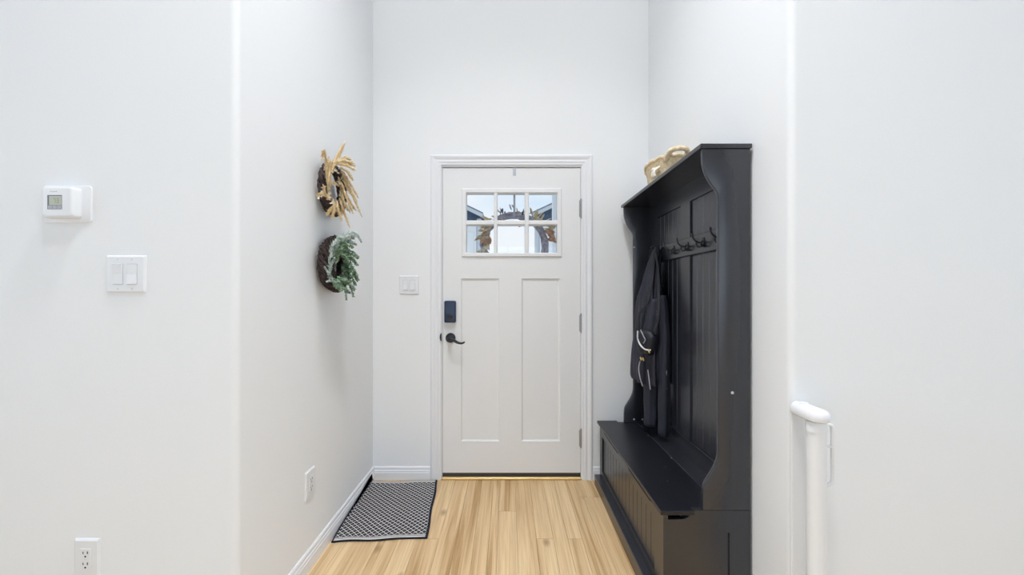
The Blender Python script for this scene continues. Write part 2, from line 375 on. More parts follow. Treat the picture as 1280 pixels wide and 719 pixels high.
# baseboards
BBH, BBT = .087, .013
prof = [(0, 0), (BBT, 0), (BBT, .048), (BBT-.002, .052), (BBT-.002, .060), (BBT-.0055, .068), (BBT-.005, .078), (.004, BBH), (0, BBH)]
def baseboard(name, p0, p1, nrm, lab):
    b = B(); loft(b, [[(p[0]+nrm[0]*d, p[1]+nrm[1]*d, z) for d, z in prof] for p in (p0, p1)])
    tag(obj(name, b, TRIM), lab, 'baseboard', kind='structure')
baseboard('baseboard_left', (XL, YF+rb), (XL, YD), (1, 0), 'white moulded baseboard along the wall under the wreaths')
baseboard('baseboard_back_left', (XL+BBT, YD), (-.512, YD), (0, -1), 'short white baseboard between the wreath wall corner and the door casing')
baseboard('baseboard_back_right', (.557, YD), (XR, YD), (0, -1), 'short white baseboard between the door casing and the hall tree')
baseboard('baseboard_front_left', (-ROOM_X, YF), (XL-rb, YF), (0, -1), 'white baseboard under the thermostat wall')
baseboard('baseboard_front_right', (XR+rb, YF), (ROOM_X, YF), (0, -1), 'white baseboard under the wall with the safety gate')

# ------------------------------------------------------------------ door casing, threshold, door
tr = thing('trim_1', 'white moulded casing and jamb around the front door', 'door casing', (.02, YD, 0), kind='structure')
CW = .069
cp = [(0, 0), (0, .008), (.006, .010), (.016, .010), (.022, .013), (.036, .0115), (.044, .0145), (.050, .017), (.060, .018), (.066, .015), (CW, .012), (CW, 0)]
ix0, ix1, iz = DX0-.006, DX1+.005, DZ+.010
b = B(); loft(b, [[(ix0-d, YD-t, 0) for d, t in cp], [(ix0-d, YD-t, iz+d) for d, t in cp]]); obj('casing_leg', b, TRIM, tr)
b = B(); loft(b, [[(ix1+d, YD-t, 0) for d, t in cp], [(ix1+d, YD-t, iz+d) for d, t in cp]]); obj('casing_leg', b, TRIM, tr)
b = B(); loft(b, [[(ix0-d, YD-t, iz+d) for d, t in cp], [(ix1+d, YD-t, iz+d) for d, t in cp]]); obj('casing_head', b, TRIM, tr)
b = B()
box(b, DX0-.02, DX0, YD-.001, YD+.14, 0, DZ); box(b, DX1, DX1+.02, YD-.001, YD+.14, 0, DZ); box(b, DX0-.02, DX1+.02, YD-.001, YD+.14, DZ, DZ+.02)
box(b, DX0, DX0+.012, YD+.055, YD+.10, 0, DZ); box(b, DX1-.012, DX1, YD+.055, YD+.10, 0, DZ); box(b, DX0, DX1, YD+.055, YD+.10, DZ-.012, DZ)
obj('jamb', b, TRIM, tr)
th = bx(DX0, DX1, YD-.012, YD+.15, 0, .016, bev=.004)
tag(obj('trim_2', th, BRASS), 'brass coloured threshold strip under the front door', 'threshold', kind='structure')

SX0, SX1, SZ0, SZ1 = -.4328, .480, .024, 2.061
DY = YD+.004; DT = .044                       # slab inner face, thickness
door = thing('door_1', 'white craftsman front door with six small panes and two tall panels', 'door', (.02, DY, SZ0), kind='structure')
LX0, LX1, LZ0, LZ1 = -.306, .355, 1.472, 1.925    # lite frame outer
PXa = (-.311, -.058); PXb = (.090, .345); PZ = (.251, 1.329)
b = B()
def cell_holes(bm, x0, x1, z0, z1, y0, y1, holes):
    X = sorted({x0, x1, *[h[0] for h in holes], *[h[1] for h in holes]}); Z = sorted({z0, z1, *[h[2] for h in holes], *[h[3] for h in holes]})
    solid = {}
    for i in range(len(X)-1):
        for k in range(len(Z)-1):
            cx, cz = (X[i]+X[i+1])/2, (Z[k]+Z[k+1])/2
            solid[i, k] = not any(h[0] < cx < h[1] and h[2] < cz < h[3] for h in holes)
    V = {}
    def v(i, k, y):
        if (i, k, y) not in V: V[i, k, y] = bm.verts.new((X[i], y, Z[k]))
        return V[i, k, y]
    for (i, k), s in solid.items():
        if not s: continue
        for y in (y0, y1): bm.faces.new((v(i, k, y), v(i+1, k, y), v(i+1, k+1, y), v(i, k+1, y)))
        for di, dk, e in ((-1, 0, ((i, k), (i, k+1))), (1, 0, ((i+1, k), (i+1, k+1))), (0, -1, ((i, k), (i+1, k))), (0, 1, ((i, k+1), (i+1, k+1)))):
            if not solid.get((i+di, k+dk), False):
                a, c = e; bm.faces.new((v(*a, y0), v(*c, y0), v(*c, y1), v(*a, y1)))
hl = (LX0+.015, LX1-.015, LZ0+.012, LZ1-.012)
cell_holes(b, SX0, SX1, SZ0+.018, SZ1, DY, DY+DT, [hl, (*PXa, *PZ), (*PXb, *PZ)])
obj('slab', b, DOORP, door)
for px in (PXa, PXb):                         # recessed panels with sloped edge
    b = B(); c = .012; rings = []
    for ins, y in ((0, DY+.0005), (c*.3, DY+.006), (c, DY+.0085)):
        rings.append([(px[0]+ins, y, PZ[0]+ins), (px[1]-ins, y, PZ[0]+ins), (px[1]-ins, y, PZ[1]-ins), (px[0]+ins, y, PZ[1]-ins)])
    rings.append([(px[0], DY+.03, PZ[0]), (px[1], DY+.03, PZ[0]), (px[1], DY+.03, PZ[1]), (px[0], DY+.03, PZ[1])])
    vs = [[b.verts.new(p) for p in r] for r in rings]
    for i in range(2):
        for k in range(4): b.faces.new((vs[i][k], vs[i][(k+1) % 4], vs[i+1][(k+1) % 4], vs[i+1][k]))
    b.faces.new(vs[2]); b.faces.new(vs[3])
    for k in range(4): b.faces.new((vs[0][k], vs[0][(k+1) % 4], vs[3][(k+1) % 4], vs[3][k]))
    obj('door_panel', b, DOORP, door)
b = B(); box(b, SX0+.002, SX1-.002, DY+.001, DY+DT, .017, SZ0+.018)
obj('door_sweep', b, RUBBER, door, label='dark rubber sweep along the bottom edge')
# window lite
GX = [(-.2753, -.0934), (-.070, .1114), (.1379, .325)]; GZ = [(1.4995, 1.683), (1.7138, 1.894)]
def sloped(bm, ob, ib, yf, yb, slope=.005):
    """rectangular frame: outer box ob, opening ib (x0,x1,z0,z1), sloped faces front and back"""
    def rc(r, y, d=0): return [(r[0]+d, y, r[2]+d), (r[1]-d, y, r[2]+d), (r[1]-d, y, r[3]-d), (r[0]+d, y, r[3]-d)]
    rings = [rc(ob, yf+slope), rc(ob, yf, slope), rc(ib, yf, -slope), rc(ib, yf+slope), rc(ib, yb-slope), rc(ib, yb, -slope), rc(ob, yb, slope), rc(ob, yb-slope)]
    vs = [[bm.verts.new(p) for p in r] for r in rings]
    for i in range(8):
        for k in range(4): bm.faces.new((vs[i][k], vs[i][(k+1) % 4], vs[(i+1) % 8][(k+1) % 4], vs[(i+1) % 8][k]))
    return bm
FY0, FY1 = DY-.010, DY+DT+.008
lf = obj('window_frame', sloped(B(), (LX0, LX1, LZ0, LZ1), (GX[0][0], GX[2][1], GZ[0][0], GZ[1][1]), FY0, FY1), DOORP, door)
def vbar(x0, x1, z0, z1): return prism(B(), [(x0, FY0+.006), (x0+.006, FY0+.001), (x1-.006, FY0+.001), (x1, FY0+.006), (x1, FY1-.006), (x1-.006, FY1-.001), (x0+.006, FY1-.001), (x0, FY1-.006)], 'z', z0, z1)
def hbar(x0, x1, z0, z1): return prism(B(), [(FY0+.006, z0), (FY0+.001, z0+.006), (FY0+.001, z1-.006), (FY0+.006, z1), (FY1-.006, z1), (FY1-.001, z1-.006), (FY1-.001, z0+.006), (FY1-.006, z0)], 'x', x0, x1)
for x0, x1 in ((GX[0][1], GX[1][0]), (GX[1][1], GX[2][0])): obj('muntin', vbar(x0, x1, GZ[0][0], GZ[1][1]), DOORP, door)
for x0, x1 in GX: obj('muntin', hbar(x0, x1, GZ[0][1], GZ[1][0]), DOORP, door)
for x0, x1 in GX:
    for z0, z1 in GZ: obj('pane', bx(x0-.002, x1+.002, DY+.018, DY+.022, z0-.002, z1+.002), GLASS, door)
# hinges
for zc in (1.792, 1.034, .272):
    h = B(); x = SX1+.003; y = DY-.006
    for k in range(5): cyl(h, (x, y, zc-.056+k*.0226), (x, y, zc-.056+k*.0226+.0216), .0075, 12)
    sphere(h, (x, y, zc+.060), .006, 8); sphere(h, (x, y, zc-.060), .006, 8)
    hi = obj('hinge', h, STEEL, door, smooth=True)
    obj('hinge_leaf', bx(x-.012, x+.004, DY-.002, DY+.004, zc-.054, zc+.054), STEEL, hi)
# smart lock inside housing
b = B(); kx0, kx1, kz0, kz1 = -.418, -.343, 1.038, 1.182
loft(b, [[(x, y, z) for x, z in rrect(kx0+i, kx1-i, kz0+i, kz1-i, .010)] for i, y in ((0, DY), (0, DY-.026), (.003, DY-.030), (.007, DY-.031))])
lock = obj('keypad_lock', b, KEYPADM, door, smooth=True, label='black electronic deadbolt housing')
b = B(); cyl(b, (-.3805, DY-.031, 1.073), (-.3805, DY-.034, 1.073), .021, 28); obj('thumb_turn_base', b, DARKMETAL, lock, smooth=True)
b = B(); tube(b, catmull([(-.396, DY-.037, 1.078), (-.381, DY-.043, 1.083), (-.366, DY-.037, 1.078)], 5), .0055, 8); obj('thumb_turn', b, DARKMETAL, lock, smooth=True)
# lever handle
lx, lz = -.380, .936
b = B(); loft(b, [[(lx+r*math.cos(a), y, lz+r*math.sin(a)) for a in [2*math.pi*k/32 for k in range(32)]] for r, y in ((.033, DY), (.033, DY-.006), (.029, DY-.012), (.016, DY-.016))])
lev = obj('lever_handle', b, DARKMETAL, door, smooth=True, label='black curved lever handle on a round rose')
b = B(); cyl(b, (lx, DY-.014, lz), (lx, DY-.052, lz), .012, 16); sphere(b, (lx, DY-.052, lz), .014, 12); obj('neck', b, DARKMETAL, lev, smooth=True)
pp = catmull([(lx, DY-.052, lz), (lx+.022, DY-.054, lz-.006), (lx+.048, DY-.055, lz-.022), (lx+.072, DY-.054, lz-.029), (lx+.090, DY-.053, lz-.026), (lx+.099, DY-.052, lz-.020)], 5)
b = B(); tube(b, pp, [.012-.0075*i/(len(pp)-1) for i in range(len(pp))], 12); obj('lever', b, DARKMETAL, lev, smooth=True)
b = B(); prism(b, [(-.0105*math.cos(math.radians(a)) - .4375, .943+.026*math.sin(math.radians(a))) for a in range(-90, 91, 15)], 'y', YD-.022, YD-.006)
tag(obj('strike_plate', b, DARKMETAL), 'small black strike plate on the door jamb beside the lever', 'strike plate')

# wreath hanger over the door top
hx = .043
b = B(); box(b, hx-.010, hx+.010, DY-.003, DY-.0012, 2.010, SZ1+.003, bev=.0006); box(b, hx-.010, hx+.010, DY-.003, DY+DT+.003, SZ1+.001, SZ1+.003)
box(b, hx-.007, hx+.007, DY+DT+.0015, DY+DT+.0035, 1.75, SZ1+.003); box(b, hx-.007, hx+.007, DY+DT+.0035, DY+DT+.055, 1.75, 1.753); box(b, hx-.007, hx+.007, DY+DT+.053, DY+DT+.055, 1.75, 1.785)
tag(obj('wreath_hanger', b, mat('hanger_grey', (.55, .57, .63), .4, .5, .1)), 'grey metal wreath hanger hooked over the top of the front door', 'hanger')

# ------------------------------------------------------------------ switches, outlets, thermostat
def wall_frame(origin, u, n):
    """maps local (a along wall, h out of wall, z) to world"""
    o_, u_, n_ = Vector(origin), Vector(u), Vector(n)
    M = Matrix(((u_.x, n_.x, 0, o_.x), (u_.y, n_.y, 0, o_.y), (0, 0, 1, o_.z), (0, 0, 0, 1)))
    return M
def wobj(name, bm, M, m, parent, **k):
    bm.transform(M); return obj(name, bm, m, parent, **k)
def bevplate(a0, a1, z0, z1, h, ch, r=.004):
    b = B(); loft(b, [[(x, y, z) for x, z in rrect(a0+i, a1-i, z0+i, z1-i, max(r, .001), 3)] for i, y in ((0, 0), (0, h*.35), (ch, h))]); return b
def switch(label, M, loc, w_, h_, tilt):
    t = thing('light_switch', label, 'light switch', loc, 'double rocker switch plates')
    wobj('cover_plate', bevplate(-w_/2, w_/2, -h_/2, h_/2, .0065, .006), M, PLASTIC, t)
    for i, s in enumerate((-.023, .023)):
        wobj('rocker_frame', bx(s-.0172, s+.0172, .006, .0072, -.0345, .0345, bev=.0005), M, mat('switch_gap', (.55, .56, .60), .5), t)
        b = B(); d = tilt[i]
        prism(b, [(.0065, -.0325), (.0075+(.0045 if d < 0 else .001), -.0325), (.0080, 0), (.0075+(.0045 if d > 0 else .001), .0325), (.0065, .0325)], 'x', s-.0155, s+.0155)
        wobj('rocker', b, M, PLASTIC, t)
        for z in (-.048, .048):
            b = B(); cyl(b, (s, .006, z), (s, .0074, z), .0032, 10); wobj('screw', b, M, mat('screw_paint', (.72, .73, .76), .4), t, smooth=True)
    return t
X0, ZC = -1.254, 1.2935
switch('white double rocker switch plate on the wall below the thermostat', wall_frame((X0, YF, ZC), (1, 0, 0), (0, -1, 0)), (X0, YF, ZC), .130, .124, (1, -1))
X1, Z1 = -.653, 1.286
switch('white double rocker switch plate beside the front door', wall_frame((X1, YD, Z1), (1, 0, 0), (0, -1, 0)), (X1, YD, Z1), .130, .126, (-1, -1))
def outlet(label, M, loc):
    t = thing('wall_outlet', label, 'outlet', loc, 'duplex wall outlets')
    wobj('cover_plate', bevplate(-.042, .042, -.064, .064, .0065, .006), M, PLASTIC, t)
    wobj('receptacle', bx(-.017, .017, .006, .0085, -.034, .034, bev=.001), M, PLASTIC, t)
    for zc in (.018, -.018):
        b = B(); box(b, -.0085, -.0058, .0083, .0088, zc-.001, zc+.0065); box(b, .0055, .0085, .0083, .0088, zc-.001, zc+.0075)
        for k in range(1): cyl(b, (0, .0083, zc-.0095), (0, .0088, zc-.0095), .003, 10)
        wobj('socket_slots', b, M, SLOT, t)
    b = B(); cyl(b, (0, .008, 0), (0, .009, 0), .0025, 10); wobj('screw', b, M, mat('screw_paint', (.72, .73, .76), .4), t)
outlet('white wall outlet on the thermostat wall near the floor', wall_frame((-1.382, YF, .361), (1, 0, 0), (0, -1, 0)), (-1.382, YF, .361))
outlet('white wall outlet on the side wall under the wreaths', wall_frame((XL, 1.765, .375), (0, 1, 0), (1, 0, 0)), (XL, 1.765, .375))

TX, TZ = -1.4465, 1.5225
t = thing('thermostat', 'white square thermostat with small green-grey display on the wall above a switch', 'thermostat', (TX, YF, TZ))
M = wall_frame((TX, YF, TZ), (1, 0, 0), (0, -1, 0))
b = B(); loft(b, [[(x, y, z) for x, z in rrect(-.080+i, .080-i, -.061+i, .061-i, .012)] for i, y in ((0, 0), (0, .004), (.002, .006))]); wobj('wall_plate', b, M, PLASTIC, t, smooth=True)
b = B(); zc = .001
loft(b, [[(x, y, z) for x, z in rrect(-.050+i, .050-i, -.050+zc+i, .050+zc-i, .010)] for i, y in ((0, .006), (0, .026), (.0015, .031), (.005, .034), (.008, .0345))])
body = wobj('body', b, M, PLASTIC, t, smooth=True)
sx0, sx1, sz0, sz1 = -.0285, .018, -.0225, .023
wobj('display_bezel', bx(sx0, sx1, .0343, .0350, sz0, sz1), M, mat('bezel_dark', (.16, .17, .19), .4), t)
wobj('display', bx(sx0+.006, sx1-.0008, .0348, .0353, sz0+.013, sz1-.003), M, mat('lcd_green', (.50, .53, .42), .35), t, label='pale green-grey display')
for k in range(3):
    wobj('button', bx(sx0+.002+k*.0148, sx0+.0155+k*.0148, .0348, .0358, sz0+.0008, sz0+.0115, bev=.0005), M, mat('button_grey', (.45, .46, .52), .5), t)
SEG = {'7': 'abc', '3': 'abgcd'}
def digit(b, ch, x, z, w_, h_):
    tt = .0012
    q = {'a': (x, x+w_, z+h_-tt, z+h_), 'd': (x, x+w_, z, z+tt), 'g': (x, x+w_, z+h_/2-tt/2, z+h_/2+tt/2), 'b': (x+w_-tt, x+w_, z+h_/2, z+h_), 'c': (x+w_-tt, x+w_, z, z+h_/2)}
    for s in SEG[ch]: box(b, q[s][0], q[s][1], .0352, .0355, q[s][2], q[s][3])
b = B(); digit(b, '7', -.009, -.003, .007, .015); digit(b, '3', .001, -.003, .007, .015)
wobj('display_digits', b, M, mat('lcd_ink', (.20, .22, .17), .5), t)
def text_mesh(s, size):
    c = bpy.data.curves.new('lettering', 'FONT'); c.body = s; c.size = size; c.align_x = 'CENTER'; c.extrude = .0001
    o = bpy.data.objects.new('lettering', c); COL.objects.link(o)
    dg = bpy.context.evaluated_depsgraph_get(); me = bpy.data.meshes.new_from_object(o.evaluated_get(dg))
    bpy.data.objects.remove(o); bm = B(); bm.from_mesh(me); bpy.data.meshes.remove(me); return bm
b = text_mesh('Honeywell', .0052); b.transform(Matrix.Translation((-.009, .0347, .033)) @ Matrix.Rotation(math.pi/2, 4, 'X') @ Matrix.Diagonal((1, 1, 1, 1)))
wobj('brand_lettering', b, M, mat('print_grey', (.42, .43, .46), .6), t)

# ------------------------------------------------------------------ hall tree
HN, HF = 1.489, 2.517; PT = .018; HB = .921
ht = thing('hall_tree', 'tall black wooden hall tree with hooks, beadboard back and storage bench', 'hall tree', (.75, 2.0, 0))
curve = catmull([(.7386, 1.7815), (.7395, 1.750), (.743, 1.715), (.754, 1.681), (.768, 1.655), (.783, 1.634), (.7945, 1.6175), (.7995, 1.599), (.800, 1.575)], 4)
low = catmull([(.800, .640), (.7985, .612), (.793, .5886), (.781, .561), (.763, .532), (.747, .5035), (.7415, .473), (.7407, .44), (.7407, .4055)], 4)
side = [(p[0], p[1]) for p in [Vector((q.x, q.y)) for q in [Vector((*c, 0)) if len(c) == 2 else c for c in curve]]] + [(p.x, p.y) for p in low] + [(HB, .4055), (HB, 1.7815)]
for y0, y1 in ((HN, HN+PT), (HF-PT, HF)):
    b = prism(B(), side, 'y', y0, y1, bev=.003, seg=2); obj('side_panel', b, BLACKP, ht, smooth=True)
obj('top_board', bx(.7285, HB+.004, HN-.006, HF+.012, 1.7815, 1.7985, bev=.002), BLACKP, ht)
# bench ends
fil = [(.640, .371), (.706, .371), (.706, .3895), (.692, .3895), (.687, .3830), (.678, .3765), (.664, .3725)]
for y0, y1, yf0, yf1 in ((HN+.006, HN+PT, HN, HN+.006), (HF-PT, HF-.006, HF-.006, HF)):
    obj('end_panel', bx(.608, HB, y0, y1, 0, .371), BLACKP, ht)
    obj('end_stile', bx(.608, .666, yf0, yf1, 0, .321), BLACKP, ht); obj('end_stile', bx(.842, HB, yf0, yf1, 0, .321), BLACKP, ht)
    obj('end_rail', bx(.666, .842, yf0, yf1, 0, .09), BLACKP, ht)
    b = bx(.608, HB, yf0, yf1, .321, .371); box(b, .706, HB, min(y0, yf0), max(y1, yf1), .371, .405); prism(b, fil, 'y', min(y0, yf0), max(y1, yf1))
    obj('end_rail', b, BLACKP, ht)
# bench front
FX = .590
obj('front_stile', bx(FX, FX+.018, HN, 1.58, .0, .3895), BLACKP, ht); obj('front_stile', bx(FX, FX+.018, 2.46, HF, .0, .3895), BLACKP, ht)
obj('front_rail', bx(FX, FX+.018, 1.58, 2.46, .0, .110), BLACKP, ht)
tp = [(1.58, .330), (2.46, .330), (2.46, .3895), (2.44, .3895), (2.43, .378), (2.415, .368), (2.11, .368), (2.095, .378), (2.085, .3895), (1.944, .3895), (1.934, .378), (1.92, .368), (1.625, .368), (1.61, .378), (1.60, .3895), (1.58, .3895)]
obj('front_rail', prism(B(), tp, 'x', FX, FX+.018), BLACKP, ht)
nb = 15; bwid = (2.46-1.58)/nb
src = obj('board', box(B(), -.004, .004, -bwid/2+.0004, bwid/2-.0004, -.111, .111, bev=.0028), BLACKP, ht, loc=(FX+.012, 1.58+bwid/2, .220))
for k in range(1, nb): same(src, 'board', (FX+.012, 1.58+bwid*(k+.5), .220), ht)
obj('bench_bottom', bx(FX+.02, HB-.02, HN+PT, HF-PT, .05, .065), BLACKP, ht)
obj('plinth', bx(.556, FX+.015, HN-.006, HF+.004, 0, .068, bev=.003), BLACKP, ht)
lidp = [(.5775, 1.482), (.5775, 2.541), (.705, 2.541), (.705, 2.4965), (.820, 2.4965), (.820, 1.5095), (.705, 1.5095), (.705, 1.482)]
obj('lid', prism(B(), lidp, 'z', .3895, .4065, bev=.002), LID, ht, label='hinged bench lid with scuffed black top')
obj('seat_strip', bx(.8215, HB-.012, HN+PT, HF-PT, .388, .4065, bev=.0015), BLACKP, ht)
for k in (1.72, 2.28):
    b = B(); cyl(b, (.8207, k-.03, .4065), (.8207, k+.03, .4065), .003, 8); obj('lid_hinge', b, DARKMETAL, ht)
CHIP = mat('bare_chip', (.55, .53, .50), .7)
for cx, cy, r, k in ((.817, 1.962, .0075, 5), (.812, 2.27, .006, 6), (.700, 1.72, .003, 5), (.748, 1.86, .0025, 5), (.66, 2.05, .0025, 5)):
    b = B(); rr_ = random.Random(k*7+int(cx*1000)); prism(b, [(min(cx+r*.5*rr_.uniform(.5, 1.2)*math.cos(2*math.pi*i/k), .8195), cy+r*rr_.uniform(.6, 1.5)*math.sin(2*math.pi*i/k)) for i in range(k)], 'z', .4060, .4068)
    obj('paint_chip', b, CHIP, ht, label='pale paint chip on the black bench lid')
# back frame
BF = .905
for y0, y1 in ((HN+PT, HN+PT+.097), (1.950, 2.056), (HF-PT-.097, HF-PT)): obj('back_stile', bx(BF, BF+.012, y0, y1, .4065, 1.7815), BLACKP, ht)
for z0, z1 in ((.4065, .494), (1.690, 1.7815)):
    for y0, y1 in ((HN+PT+.097, 1.950), (2.056, HF-PT-.097)): obj('back_rail', bx(BF, BF+.012, y0, y1, z0, z1), BLACKP, ht)
obj('back_cap', bx(BF-.004, BF+.004, HN+PT, HF-PT, .490, .4955, bev=.001), BLACKP, ht)
nbb = 6; src = None
for ya, yb in ((HN+PT+.097, 1.950), (2.056, HF-PT-.097)):
    bw2 = (yb-ya)/nbb
    for k in range(nbb):
        lc = (BF+.0115, ya+bw2*(k+.5), 1.092)
        if src is None: src = obj('back_board', box(B(), -.004, .004, -bw2/2+.0003, bw2/2-.0003, -.598, .598, bev=.0025), BLACKP, ht, loc=lc)
        else: same(src, 'back_board', lc, ht)
obj('back_sheet', bx(BF+.0125, HB, HN+PT, HF-PT, .06, 1.7815), BLACKP, ht)
RX = .891
rail = obj('hook_rail', bx(RX, BF, HN+PT, HF-PT, 1.418, 1.507, bev=.002), BLACKP, ht)
HOOKS = [1.625, 1.785, 1.945, 2.106, 2.287]
def hook_mesh():
    b = B()
    prism(b, rrect(-.009, .009, -.026, .020, .008, 4), 'x', -.004, 0, bev=.001)
    tube(b, catmull([(-.003, 0, .004), (-.016, 0, -.003), (-.032, 0, .000), (-.045, 0, .011), (-.051, 0, .024), (-.052, 0, .033)], 5), .0042, 10); sphere(b, (-.052, 0, .034), .0066, 10)
    for s in (-1, 1):
        tube(b, catmull([(-.003, 0, -.012), (-.010, s*.006, -.021), (-.018, s*.014, -.022), (-.022, s*.020, -.014), (-.0225, s*.022, -.008)], 5), .0034, 8); sphere(b, (-.0225, s*.022, -.007), .0055, 8)
    return b
hk = obj('hook', hook_mesh(), DARKMETAL, rail, loc=(RX, HOOKS[0], 1.466), smooth=True)
for y in HOOKS[1:]: same(hk, 'hook', (RX, y, 1.466), rail)
for x, y, z, n in ((.803, HF-PT, .604, -1), (.856, HF-PT, .604, -1), (.852, HN, .853, -1), (.803, HF-PT, 1.525, -1)):
    b = B()
    zz = {.604: .428}.get(z, z)
    xx = x
    cyl(b, (xx, y+.001, zz), (xx, y-.0012, zz), .0055, 12); obj('screw_cap', b, CAPM, ht)

# ------------------------------------------------------------------ basket on the hall tree
bc = Vector((.838, 2.09, 1.7985)); ba, bb_ = .090, .150
t = thing('basket', 'oval woven tan seagrass basket on top of the hall tree', 'basket', bc)
def ell(f, z, n=40): return [(bc.x+ba*f*math.cos(a), bc.y+bb_*f*math.sin(a), bc.z+z) for a in [2*math.pi*k/n for k in range(n)]]
rings = []; NC = 11; H = .118
for i in range(NC*3+1):
    z = H*i/(NC*3); f = .80+.20*(z/H)**.8 + .014*(abs(math.sin(math.pi*i/3)))
    rings.append(ell(f, z))
inner = [ell(.80+.20*(z/H)**.8-.06, z) for z in (H, H*.5, .012)]
b = B(); loft(b, rings+inner); obj('body', b, BASKET, t, smooth='all')
b = B(); rp = ell(1.0, H); tube(b, [Vector(p)+Vector((0, 0, .004*math.sin(i*2.1))) for i, p in enumerate(rp)]+[rp[0]], .010, 8); obj('rim', b, BASKET, t, smooth='all')
for s in (-1, 1):
    yb = bc.y+s*bb_
    pth = catmull([(bc.x-.045, yb-s*.030, bc.z+H-.02), (bc.x-.043, yb+s*.015, bc.z+H+.010), (bc.x-.020, yb+s*.040, bc.z+H+.016), (bc.x+.020, yb+s*.040, bc.z+H+.016), (bc.x+.043, yb+s*.015, bc.z+H+.010), (bc.x+.045, yb-s*.030, bc.z+H-.02)], 5)
    b = B(); tube(b, pth, .0125, 8); obj('handle', b, BASKET, t, smooth='all')
b = B()
for k in range(3): tube(b, catmull([(bc.x-.08+.006*k, bc.y-.075-.012*k, bc.z+.075), (bc.x-.098, bc.y-.078-.014*k, bc.z+.05), (bc.x-.095, bc.y-.085-.012*k, bc.z+.022)], 4), .006, 8)
sphere(b, (bc.x-.093, bc.y-.085, bc.z+.062), .013, 10); obj('rope_tie', b, ROPE, t, smooth='all', label='white knotted rope on the basket side')

# ------------------------------------------------------------------ jacket and bag on the last hook
jc = Vector((.862, 2.287, .45))
t = thing('jacket', 'black jacket hanging from the far hook of the hall tree', 'jacket', jc)
def cloth_ring(cx, cy, ax, ay, z, amp, ph, n=96, fr=9):
    out = []
    for k in range(n):
        a = 2*math.pi*k/n
        f = 1+amp*(math.sin(7*a+ph*1.4+z*3)+.8*math.sin(11*a-2.1*ph+1.3)+.5*math.sin(17*a+z*9))
        out.append((min(cx+ax*f*math.cos(a), .902 if z < 1.41 else .8885), cy+ay*f*math.sin(a), z))
    return out
rows = [(1.502, .868, 2.292, .012, .016), (1.470, .866, 2.294, .022, .030), (1.40, .858, 2.304, .034, .052), (1.334, .850, 2.314, .042, .075), (1.27, .845, 2.320, .048, .098), (1.216, .842, 2.326, .053, .118),
        (1.097, .838, 2.330, .060, .135), (1.00, .834, 2.330, .064, .142), (.93, .832, 2.328, .068, .146), (.86, .830, 2.328, .072, .149), (.79, .829, 2.328, .074, .151), (.735, .829, 2.330, .073, .150), (.712, .830, 2.332, .070, .146)]
b = B(); rr = []
for i in range(len(rows)-1):
    for k in range(4):
        q = [rows[i][j]*(1-k/4)+rows[i+1][j]*k/4 for j in range(5)]
        u = (i+k/4)/(len(rows)-1)
        rr.append(cloth_ring(q[1], q[2], q[3], q[4], q[0], .05+.045*min(1, u*2), 1.1*math.sin(u*6)))
rr.append(cloth_ring(*rows[-1][1:], rows[-1][0], .095, 1.1*math.sin(6)))
loft(b, rr); obj('jacket_body', b, FABRIC, t, smooth='all')
def sleeve(pts, rad, ph):
    pts = catmull(pts, 6); n = len(pts); b = B(); rg = []
    for i, p in enumerate(pts):
        u = i/(n-1); j = min(int(u*(len(rad)-1)), len(rad)-2); r = rad[j]+(rad[j+1]-rad[j])*(u*(len(rad)-1)-j)
        rg.append([(min(p.x+r*(1+.10*math.sin(7*a+ph+u*3)+.05*math.sin(i*1.3+a))*math.cos(a), .902), p.y+r*1.15*(1+.10*math.sin(5*a+ph*2)+.05*math.sin(i*1.7+2*a))*math.sin(a), p.z) for a in [2*math.pi*k/28 for k in range(28)]])
    loft(b, rg); obj('sleeve', b, FABRIC, t, smooth='all')
sleeve([(.838, 2.225, 1.20), (.815, 2.225, 1.0), (.822, 2.255, .80), (.826, 2.265, .62), (.822, 2.262, .470)], [.030, .042, .043, .040, .037, .034], .4)
sleeve([(.866, 2.205, 1.22), (.872, 2.190, 1.0), (.868, 2.185, .80), (.866, 2.180, .62), (.862, 2.175, .440)], [.022, .030, .033, .032, .030, .026], 2.0)
b = B(); tube(b, catmull([(.866, 2.287, 1.500), (.858, 2.262, 1.40), (.842, 2.236, 1.28), (.835, 2.225, 1.20)], 6), [.010]*18+[.014], 8); obj('hood_edge', b, FABRIC2, t, smooth='all')
for pts in ([(.762, 2.262, .84), (.752, 2.255, .80), (.756, 2.25, .755), (.766, 2.245, .715), (.770, 2.24, .70)], [(.790, 2.215, .80), (.795, 2.208, .745), (.800, 2.203, .69)], [(.868, 2.150, .81), (.868, 2.148, .75), (.867, 2.148, .70)]):
    b = B(); tube(b, catmull(pts, 5), .0032, 8); obj('drawstring', b, mat('grey_cord', (.45, .46, .50), .6), t, smooth='all')

